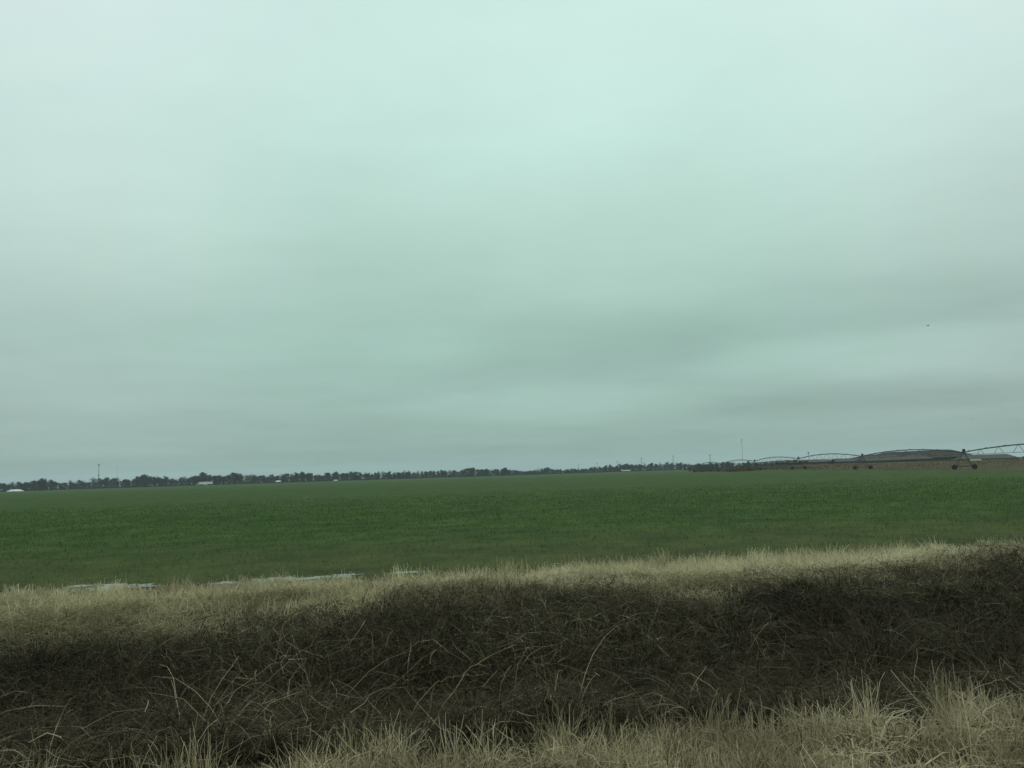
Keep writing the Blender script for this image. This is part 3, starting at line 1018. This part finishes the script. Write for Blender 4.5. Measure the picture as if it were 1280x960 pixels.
# the mound behind the sheds
n = 60
Dm = 640
prof_x = [1076, 1092, 1108, 1122, 1134, 1150, 1165, 1180, 1193, 1200, 1208, 1222]
prof_y = [578, 570, 567.5, 565.4, 563.7, 563.2, 562.3, 562.0, 560.9, 561.9, 565.5, 574]
nx, ny = 70, 26
Vm = []
for j in range(ny):
    tt = j / (ny - 1)
    for i in range(nx):
        p = 1076 + (1222 - 1076) * i / (nx - 1)
        Y = Dm - 30 + 110 * tt
        X = gx(p, Dm) * 1.0
        zt = at(p, float(np.interp(p, prof_x, prof_y)), Dm).z
        g = tz(X, Y) - .6
        sh = max(0., math.sin(PI * min(1, tt * 1.05))) ** .7 if tt < .48 else max(0., math.cos((tt - .45) / .55 * PI / 2)) ** .8
        nn = float(fbm(np.array([X * .12]), np.array([Y * .12]))[0]) - .5
        Vm.append((X, Y, g + (zt - g) * sh + nn * 1.2 * sh))
o = np_mesh('hill', np.array(Vm), grid_quads(ny, nx), M['mound'], smooth=True)
tag(o, 'dark grey-brown earth mound behind the row of sheds', kind='structure')

# white buildings far left and small pale ones along the treeline
shed('shed', 8, 24.5, 920, 611.9, 613.9, 9, 'bright white low shed with sloping ends at the left edge of the field', 'white', 2.8, wall='white', cat='shed', y_base=615.4)
shed('small_shed', 132, 141, 930, 610.4, 611.3, 6, 'dull pale low shed at the foot of the treeline near the phone mast', 'roofgrey', .8, wall='white', y_base=612)
shed('house', 344, 350, 1040, 600.8, 602, 6, 'small pale house with a chimney-like annex before the treeline', 'white', .8, wall='roofgrey', cat='house', y_base=603)
shed('house', 416.5, 421.5, 1060, 599.8, 600.6, 6, 'tiny white roof below the dense part of the treeline', 'white', 1., wall='walldark', cat='house', y_base=601.3)
shed('house', 777, 789, 1180, 587.4, 588.6, 8, 'low pale long house in front of the treeline left of the utility poles', 'dull', 2., wall='roofgrey', cat='house', y_base=589.6)


# ------------------------------------------------------------------ lorry
D = 980
x = gx(257, D)
lz = max(at(257, 606.7, D).z, tz(x, D) - .1)
t0 = empty('semi_truck', (x, D, lz))
tag(t0, 'white box lorry with long trailer passing in front of the treeline', 'lorry')
MB().box((.2, 0, 2.75), (15.2, 2.6, 2.8)).build('trailer', M['white'], t0)
MB().box((.2, 0, 1.05), (14.6, 1.6, .5)).build('chassis', M['dark'], t0)
MB().box((.2, -1.22, .95), (4.6, .06, .6)).build('side_skirt', M['white'], t0)
cab = MB().poly([(-10.9, -1.2, .5), (-8.1, -1.2, .5), (-8.1, 1.2, .5), (-10.9, 1.2, .5),
                 (-10.9, -1.2, 1.7), (-9.9, -1.2, 1.8), (-9.4, -1.15, 3.2), (-8.1, -1.15, 3.5),
                 (-10.9, 1.2, 1.7), (-9.9, 1.2, 1.8), (-9.4, 1.15, 3.2), (-8.1, 1.15, 3.5)],
                [(0, 1, 7, 6, 5, 4), (3, 8, 9, 10, 11, 2), (0, 4, 8, 3), (4, 5, 9, 8), (5, 6, 10, 9), (6, 7, 11, 10), (7, 1, 2, 11), (0, 3, 2, 1)]).build('cab', simple('cab_paint', (.30, .31, .30), .5, .1, 1), t0)
MB().poly([(-9.87, -1.05, 1.9), (-9.87, 1.05, 1.9), (-9.45, 1.0, 3.0), (-9.45, -1.0, 3.0)], [(0, 3, 2, 1)]).build('windscreen', M['glass'], cab).location = (-.02, 0, .01)
for wx in (-10.2, -7.6, -6.4, 5.2, 6.5):
    for wy in (-1.05, 1.05):
        w = MB().tube([(wx, wy - .18, .5), (wx, wy + .18, .5)], .5, 16).build('wheel', M['rubber'], t0)

# cream trailer by the sheds
D = 420
x = gx(1219.5, D)
t0 = empty('trailer', (x, D, at(1219.5, 578.4, D).z))
tag(t0, 'cream-coloured low box trailer in the weeds below the longest grey shed', 'trailer')
MB().box((0, 0, 1.35), (4.4, 2.2, .95)).build('body', M['cream'], t0)
MB().box((0, 0, .78), (4.0, 1.6, .14)).build('chassis', M['dark'], t0)
MB().tube([(-2.1, 0, .75), (-3.2, 0, .6)], .06, 6).build('drawbar', M['dark'], t0)
for wx in (-.5, .5):
    for wy in (-.95, .95):
        MB().tube([(wx, wy - .1, .36), (wx, wy + .1, .36)], .36, 14).build('wheel', M['rubber'], t0)


# ------------------------------------------------------------------ poles and masts
def utility_pole(px, top, D, label, r=.26):
    x = gx(px, D); b = tz(x, D)
    H = at(px, top, D).z - b
    e = empty('utility_pole', (x, D, b), random.uniform(-.2, .2))
    tag(e, label, 'utility pole', 'utility poles beyond the treeline')
    MB().tube([(0, 0, -.3), (0, 0, H)], r, 8, r * .7).build('pole', M['wood'], e)
    MB().box((0, -.3, H - .5), (3., .2, .28)).build('crossarm', M['wood'], e)
    for sx in (-1.3, 0, 1.3):
        MB().tube([(sx, -.3, H - .36), (sx, -.3, H + .1)], .1, 6).build('insulator', M['dark'], e)


utility_pole(888.2, 568.4, 900, 'tallest crossarm utility pole, standing above the brownish trees', .32)
utility_pole(842, 569.6, 1100, 'slim utility pole rising from the last tall trees of the line', .34)
utility_pole(802.3, 572.2, 1120, 'crossarm utility pole in the middle of the right treeline half', .32)
utility_pole(772, 576.3, 1180, 'faint utility pole above the notch in the treeline', .26)
utility_pole(747, 578.8, 1300, 'fainter utility pole left of the notch in the treeline', .22)
utility_pole(723.5, 580.2, 1400, 'very faint utility pole over the low right-hand trees', .22)


def phone_mast(px, top, D, r, label, bands):
    x = gx(px, D); b = tz(x, D); H = at(px, top, D).z - b
    e = empty('phone_mast', (x, D, b)); tag(e, label, 'phone mast')
    MB().tube([(0, 0, -.3), (0, 0, H)], r, 10, r * .6).build('pole', M['galv'], e)
    for f in bands:
        h = H * f
        mb = MB()
        for k in range(3):
            a = 2 * PI * k / 3 + .5
            mb.tube([(0, 0, h), (math.cos(a) * .9, math.sin(a) * .9, h)], .08, 5)
        pf = mb.build('antenna_mount', M['galv'], e)
        for k in range(3):
            a = 2 * PI * k / 3 + .5
            MB().box((math.cos(a) * 1., math.sin(a) * 1., h), (.4, .4, 2.2), a).build('antenna', M['galv'], pf)


phone_mast(123, 579.6, 1120, .4, 'grey phone mast with antenna clusters rising above the left treeline', (.955, .53))
phone_mast(146.5, 581, 2600, .35, 'very faint distant mast right of the grey phone mast', (.95,))


def lattice(px, top, D, w, label):
    x = gx(px, D); b = tz(x, D); H = at(px, top, D).z - b
    e = empty('radio_mast', (x, D, b)); tag(e, label, 'radio mast')
    mb = MB()
    c = [(w * math.cos(2 * PI * k / 3), w * math.sin(2 * PI * k / 3)) for k in range(3)]
    for k in range(3):
        mb.tube([(*c[k], -.3), (*c[k], H)], .05, 5)
    n = int(H / 1.5)
    for j in range(n):
        for k in range(3):
            k2 = (k + 1) % 3
            mb.tube([(*c[k], H * j / n), (*c[k2], H * (j + 1) / n)], .03, 4)
    mb.build('lattice', M['dark'], e)
    MB().box((0, 0, H + .3), (1.0, 1.0, 1.1)).build('beacon', M['dark'], e)


lattice(929, 550.2, 1050, .14, 'thin tall radio mast standing alone beside the ball-shaped tree')
lattice(1011.5, 566.4, 720, .10, 'slender short mast crossing the arched pipe span above the lowest shed')


# ------------------------------------------------------------------ birds
def bird(px, py, D, span, rz, label):
    p = at(px, py, D)
    e = empty('bird', p, rz, (span, span, span))
    tag(e, label, 'bird', 'dark birds in the cloudy sky')
    vs, n = [], 8
    st = [(-.34, .012, 0), (-.22, .05, .0), (-.05, .085, .0), (.12, .075, .01), (.22, .05, .03), (.30, .045, .04), (.38, .012, .03)]
    for (x, r, z) in st:
        for k in range(n):
            a = 2 * PI * k / n
            vs.append((x, r * math.cos(a), z + r * .85 * math.sin(a)))
    fs = [(i * n + k, i * n + (k + 1) % n, (i + 1) * n + (k + 1) % n, (i + 1) * n + k) for i in range(len(st) - 1) for k in range(n)]
    fs += [tuple(range(n - 1, -1, -1)), tuple((len(st) - 1) * n + k for k in range(n))]
    body = MB().poly(vs, fs).build('body', M['feather'], e, True)
    for s in (-1, 1):
        w = [(.14, .04 * s, .03), (.17, .28 * s, .16), (.05, .5 * s, .10), (-.06, .3 * s, .12), (-.08, .05 * s, .02)]
        MB().poly(w + [(x, y, z + .015) for x, y, z in w], [(0, 1, 2, 3, 4), (9, 8, 7, 6, 5), (0, 5, 6, 1), (1, 6, 7, 2), (2, 7, 8, 3), (3, 8, 9, 4), (4, 9, 5, 0)]).build('wing', M['feather'], e)
    MB().poly([(-.3, -.03, 0), (-.3, .03, 0), (-.5, .08, .01), (-.5, -.08, .01), (-.3, -.03, .02), (-.3, .03, .02), (-.5, .08, .025), (-.5, -.08, .025)],
              [(0, 1, 2, 3), (7, 6, 5, 4), (0, 4, 5, 1), (1, 5, 6, 2), (2, 6, 7, 3), (3, 7, 4, 0)]).build('tail', M['feather'], e)


bird(1160, 407, 90, .48, .3, 'small dark bird flying highest, alone in the open sky')
bird(1171, 511, 190, .36, .8, 'tiny bird in the grey cloud band straight below the highest bird')
bird(1215, 523, 170, .36, 2.4, 'tiny bird low over the sheds, nearest the picture edge')
bird(977, 557.6, 200, .36, .4, 'tiny bird just above the far pipe arches')


# ------------------------------------------------------------------ haze
mb = MB().box((0, 0, 0), (9400, 7800, 110))
hzo = mb.build('haze', None)
hm = bpy.data.materials.new('haze_air'); hm.use_nodes = True
nt = hm.node_tree; nt.nodes.clear()
out = nd(nt, 'ShaderNodeOutputMaterial'); pvn = nd(nt, 'ShaderNodeVolumePrincipled')
pvn.inputs['Color'].default_value = (.80, .92, 1., 1)
pvn.inputs['Density'].default_value = .00013
nt.links.new(pvn.outputs[0], out.inputs['Volume'])
hzo.data.materials.clear(); hzo.data.materials.append(hm)
hzo.location = (0, 3600, 50)
tag(hzo, kind='stuff')

# ------------------------------------------------------------------ sky
SUN_EL, SUN_AZ = math.radians(48), math.radians(20)
w = bpy.data.worlds.new('World'); scene.world = w; w.use_nodes = True
nt = w.node_tree; nt.nodes.clear()
out = nd(nt, 'ShaderNodeOutputWorld')
sky = nd(nt, 'ShaderNodeTexSky', sky_type='NISHITA', sun_disc=False)
sky.sun_elevation = SUN_EL; sky.sun_rotation = SUN_AZ
bg1 = nd(nt, 'ShaderNodeBackground'); bg1.inputs['Strength'].default_value = .06
nt.links.new(sky.outputs[0], bg1.inputs['Color'])
tc = nd(nt, 'ShaderNodeTexCoord')
sep = nd(nt, 'ShaderNodeSeparateXYZ'); nt.links.new(tc.outputs['Generated'], sep.inputs[0])
dx, dy, dz = sep.outputs
el = math_n(nt, 'ARCSINE', dz)                              # elevation
az = math_n(nt, 'ARCTAN2', dx, dy)                          # bearing
# cloud deck: planar projection gives bands that flatten towards the horizon
den = math_n(nt, 'ADD', math_n(nt, 'MAXIMUM', dz, 0.), .07)
cx = math_n(nt, 'DIVIDE', dx, den); cy = math_n(nt, 'DIVIDE', dy, den)
cv = nd(nt, 'ShaderNodeCombineXYZ'); nt.links.new(cx, cv.inputs[0]); nt.links.new(cy, cv.inputs[1])
n1 = noise(nt, .42, 5, cv.outputs[0], .5)
n2 = noise(nt, 1.5, 5, cv.outputs[0], .55)
deg = PI / 180
lv = nd(nt, 'ShaderNodeCombineXYZ')
nt.links.new(math_n(nt, 'MULTIPLY', az, 2.6), lv.inputs[0]); nt.links.new(math_n(nt, 'MULTIPLY', el, 24.), lv.inputs[1])
n3 = noise(nt, 1., 5, lv.outputs[0], .55)
base = ramp(nt, maprange(nt, el, -2 * deg, 34 * deg, 0, 1, False),
            [(0.0, (.255, .39, .337)), (2.7 / 36, (.265, .403, .350)), (4.6 / 36, (.300, .450, .395)), (7 / 36, (.345, .51, .45)),
             (11.4 / 36, (.37, .565, .49)), (14.5 / 36, (.42, .615, .54)), (17.8 / 36, (.475, .685, .605)), (24.4 / 36, (.575, .815, .735)), (31 / 36, (.635, .86, .795)), (1., (.65, .875, .815))])
side = maprange(nt, math_n(nt, 'ABSOLUTE', math_n(nt, 'SUBTRACT', az, 2 * deg)), 10 * deg, 34 * deg)
base = mixc(nt, side, base, mixc(nt, 1., base, (1.075, .975, 1.015), 'MULTIPLY'))


def blob(a0, e0, ra, re, lo=1., hi=.0):
    u = math_n(nt, 'DIVIDE', math_n(nt, 'SUBTRACT', az, a0 * deg), ra * deg)
    q = math_n(nt, 'DIVIDE', math_n(nt, 'SUBTRACT', el, e0 * deg), re * deg)
    wob = math_n(nt, 'MULTIPLY_ADD', n1, 1.6, -.8)
    r2 = math_n(nt, 'ADD', math_n(nt, 'MULTIPLY', u, u), math_n(nt, 'MULTIPLY', q, q))
    r2 = math_n(nt, 'ADD', r2, wob)
    return maprange(nt, r2, 0., 1.3, 1., 0.)


gain = math_n(nt, 'MULTIPLY_ADD', n1, .34, .83)
gain = math_n(nt, 'ADD', gain, math_n(nt, 'MULTIPLY_ADD', n2, .17, -.085))
low = maprange(nt, el, 2 * deg, 13 * deg, .26, .03)
gain = math_n(nt, 'ADD', gain, math_n(nt, 'MULTIPLY', math_n(nt, 'SUBTRACT', n3, .5), low))
for (a0, e0, ra, re, amp) in ((5.5, 9.0, 11, 3.0, -.10), (-9, 14, 10, 4, -.03), (2, 4.6, 11, 1.5, .10), (24, 6.8, 12, 1.6, .10), (25, 4.0, 13, 1.3, -.12),
                              (-26, 3., 10, 1.4, .07), (-27, 13, 15, 9, .07), (-14, 8, 9, 2.4, .03), (-28, 2., 9, .5, .05), (24, 10, 12, 2.2, -.05)):
    gain = math_n(nt, 'ADD', gain, math_n(nt, 'MULTIPLY', blob(a0, e0, ra, re), amp))
cc = nd(nt, 'ShaderNodeVectorMath', operation='SCALE')
nt.links.new(base, cc.inputs[0]); nt.links.new(gain, cc.inputs['Scale'])
bg2 = nd(nt, 'ShaderNodeBackground'); bg2.inputs['Strength'].default_value = 1.0
nt.links.new(cc.outputs[0], bg2.inputs['Color'])
mx = nd(nt, 'ShaderNodeMixShader'); mx.inputs[0].default_value = .96
nt.links.new(bg1.outputs[0], mx.inputs[1]); nt.links.new(bg2.outputs[0], mx.inputs[2])
nt.links.new(mx.outputs[0], out.inputs['Surface'])

sun_d = bpy.data.lights.new('sun', 'SUN'); sun_d.energy = .5; sun_d.angle = math.radians(60); sun_d.color = (1, .98, .93)
sun = bpy.data.objects.new('sun', sun_d); COL.objects.link(sun)
dirv = Vector((math.sin(SUN_AZ) * math.cos(SUN_EL), math.cos(SUN_AZ) * math.cos(SUN_EL), math.sin(SUN_EL)))
sun.rotation_euler = dirv.to_track_quat('Z', 'Y').to_euler()
sun.location = (0, 0, 40)

# ------------------------------------------------------------------ render
scene.render.engine = 'CYCLES'
scene.render.resolution_x = 1024; scene.render.resolution_y = 768
scene.view_settings.view_transform = 'Standard'
scene.view_settings.look = 'None'
scene.view_settings.exposure = 0; scene.view_settings.gamma = 1
scene.view_settings.use_curve_mapping = False
scene.cycles.max_bounces = 6
scene.cycles.volume_bounces = 1
scene.cycles.use_denoising = True
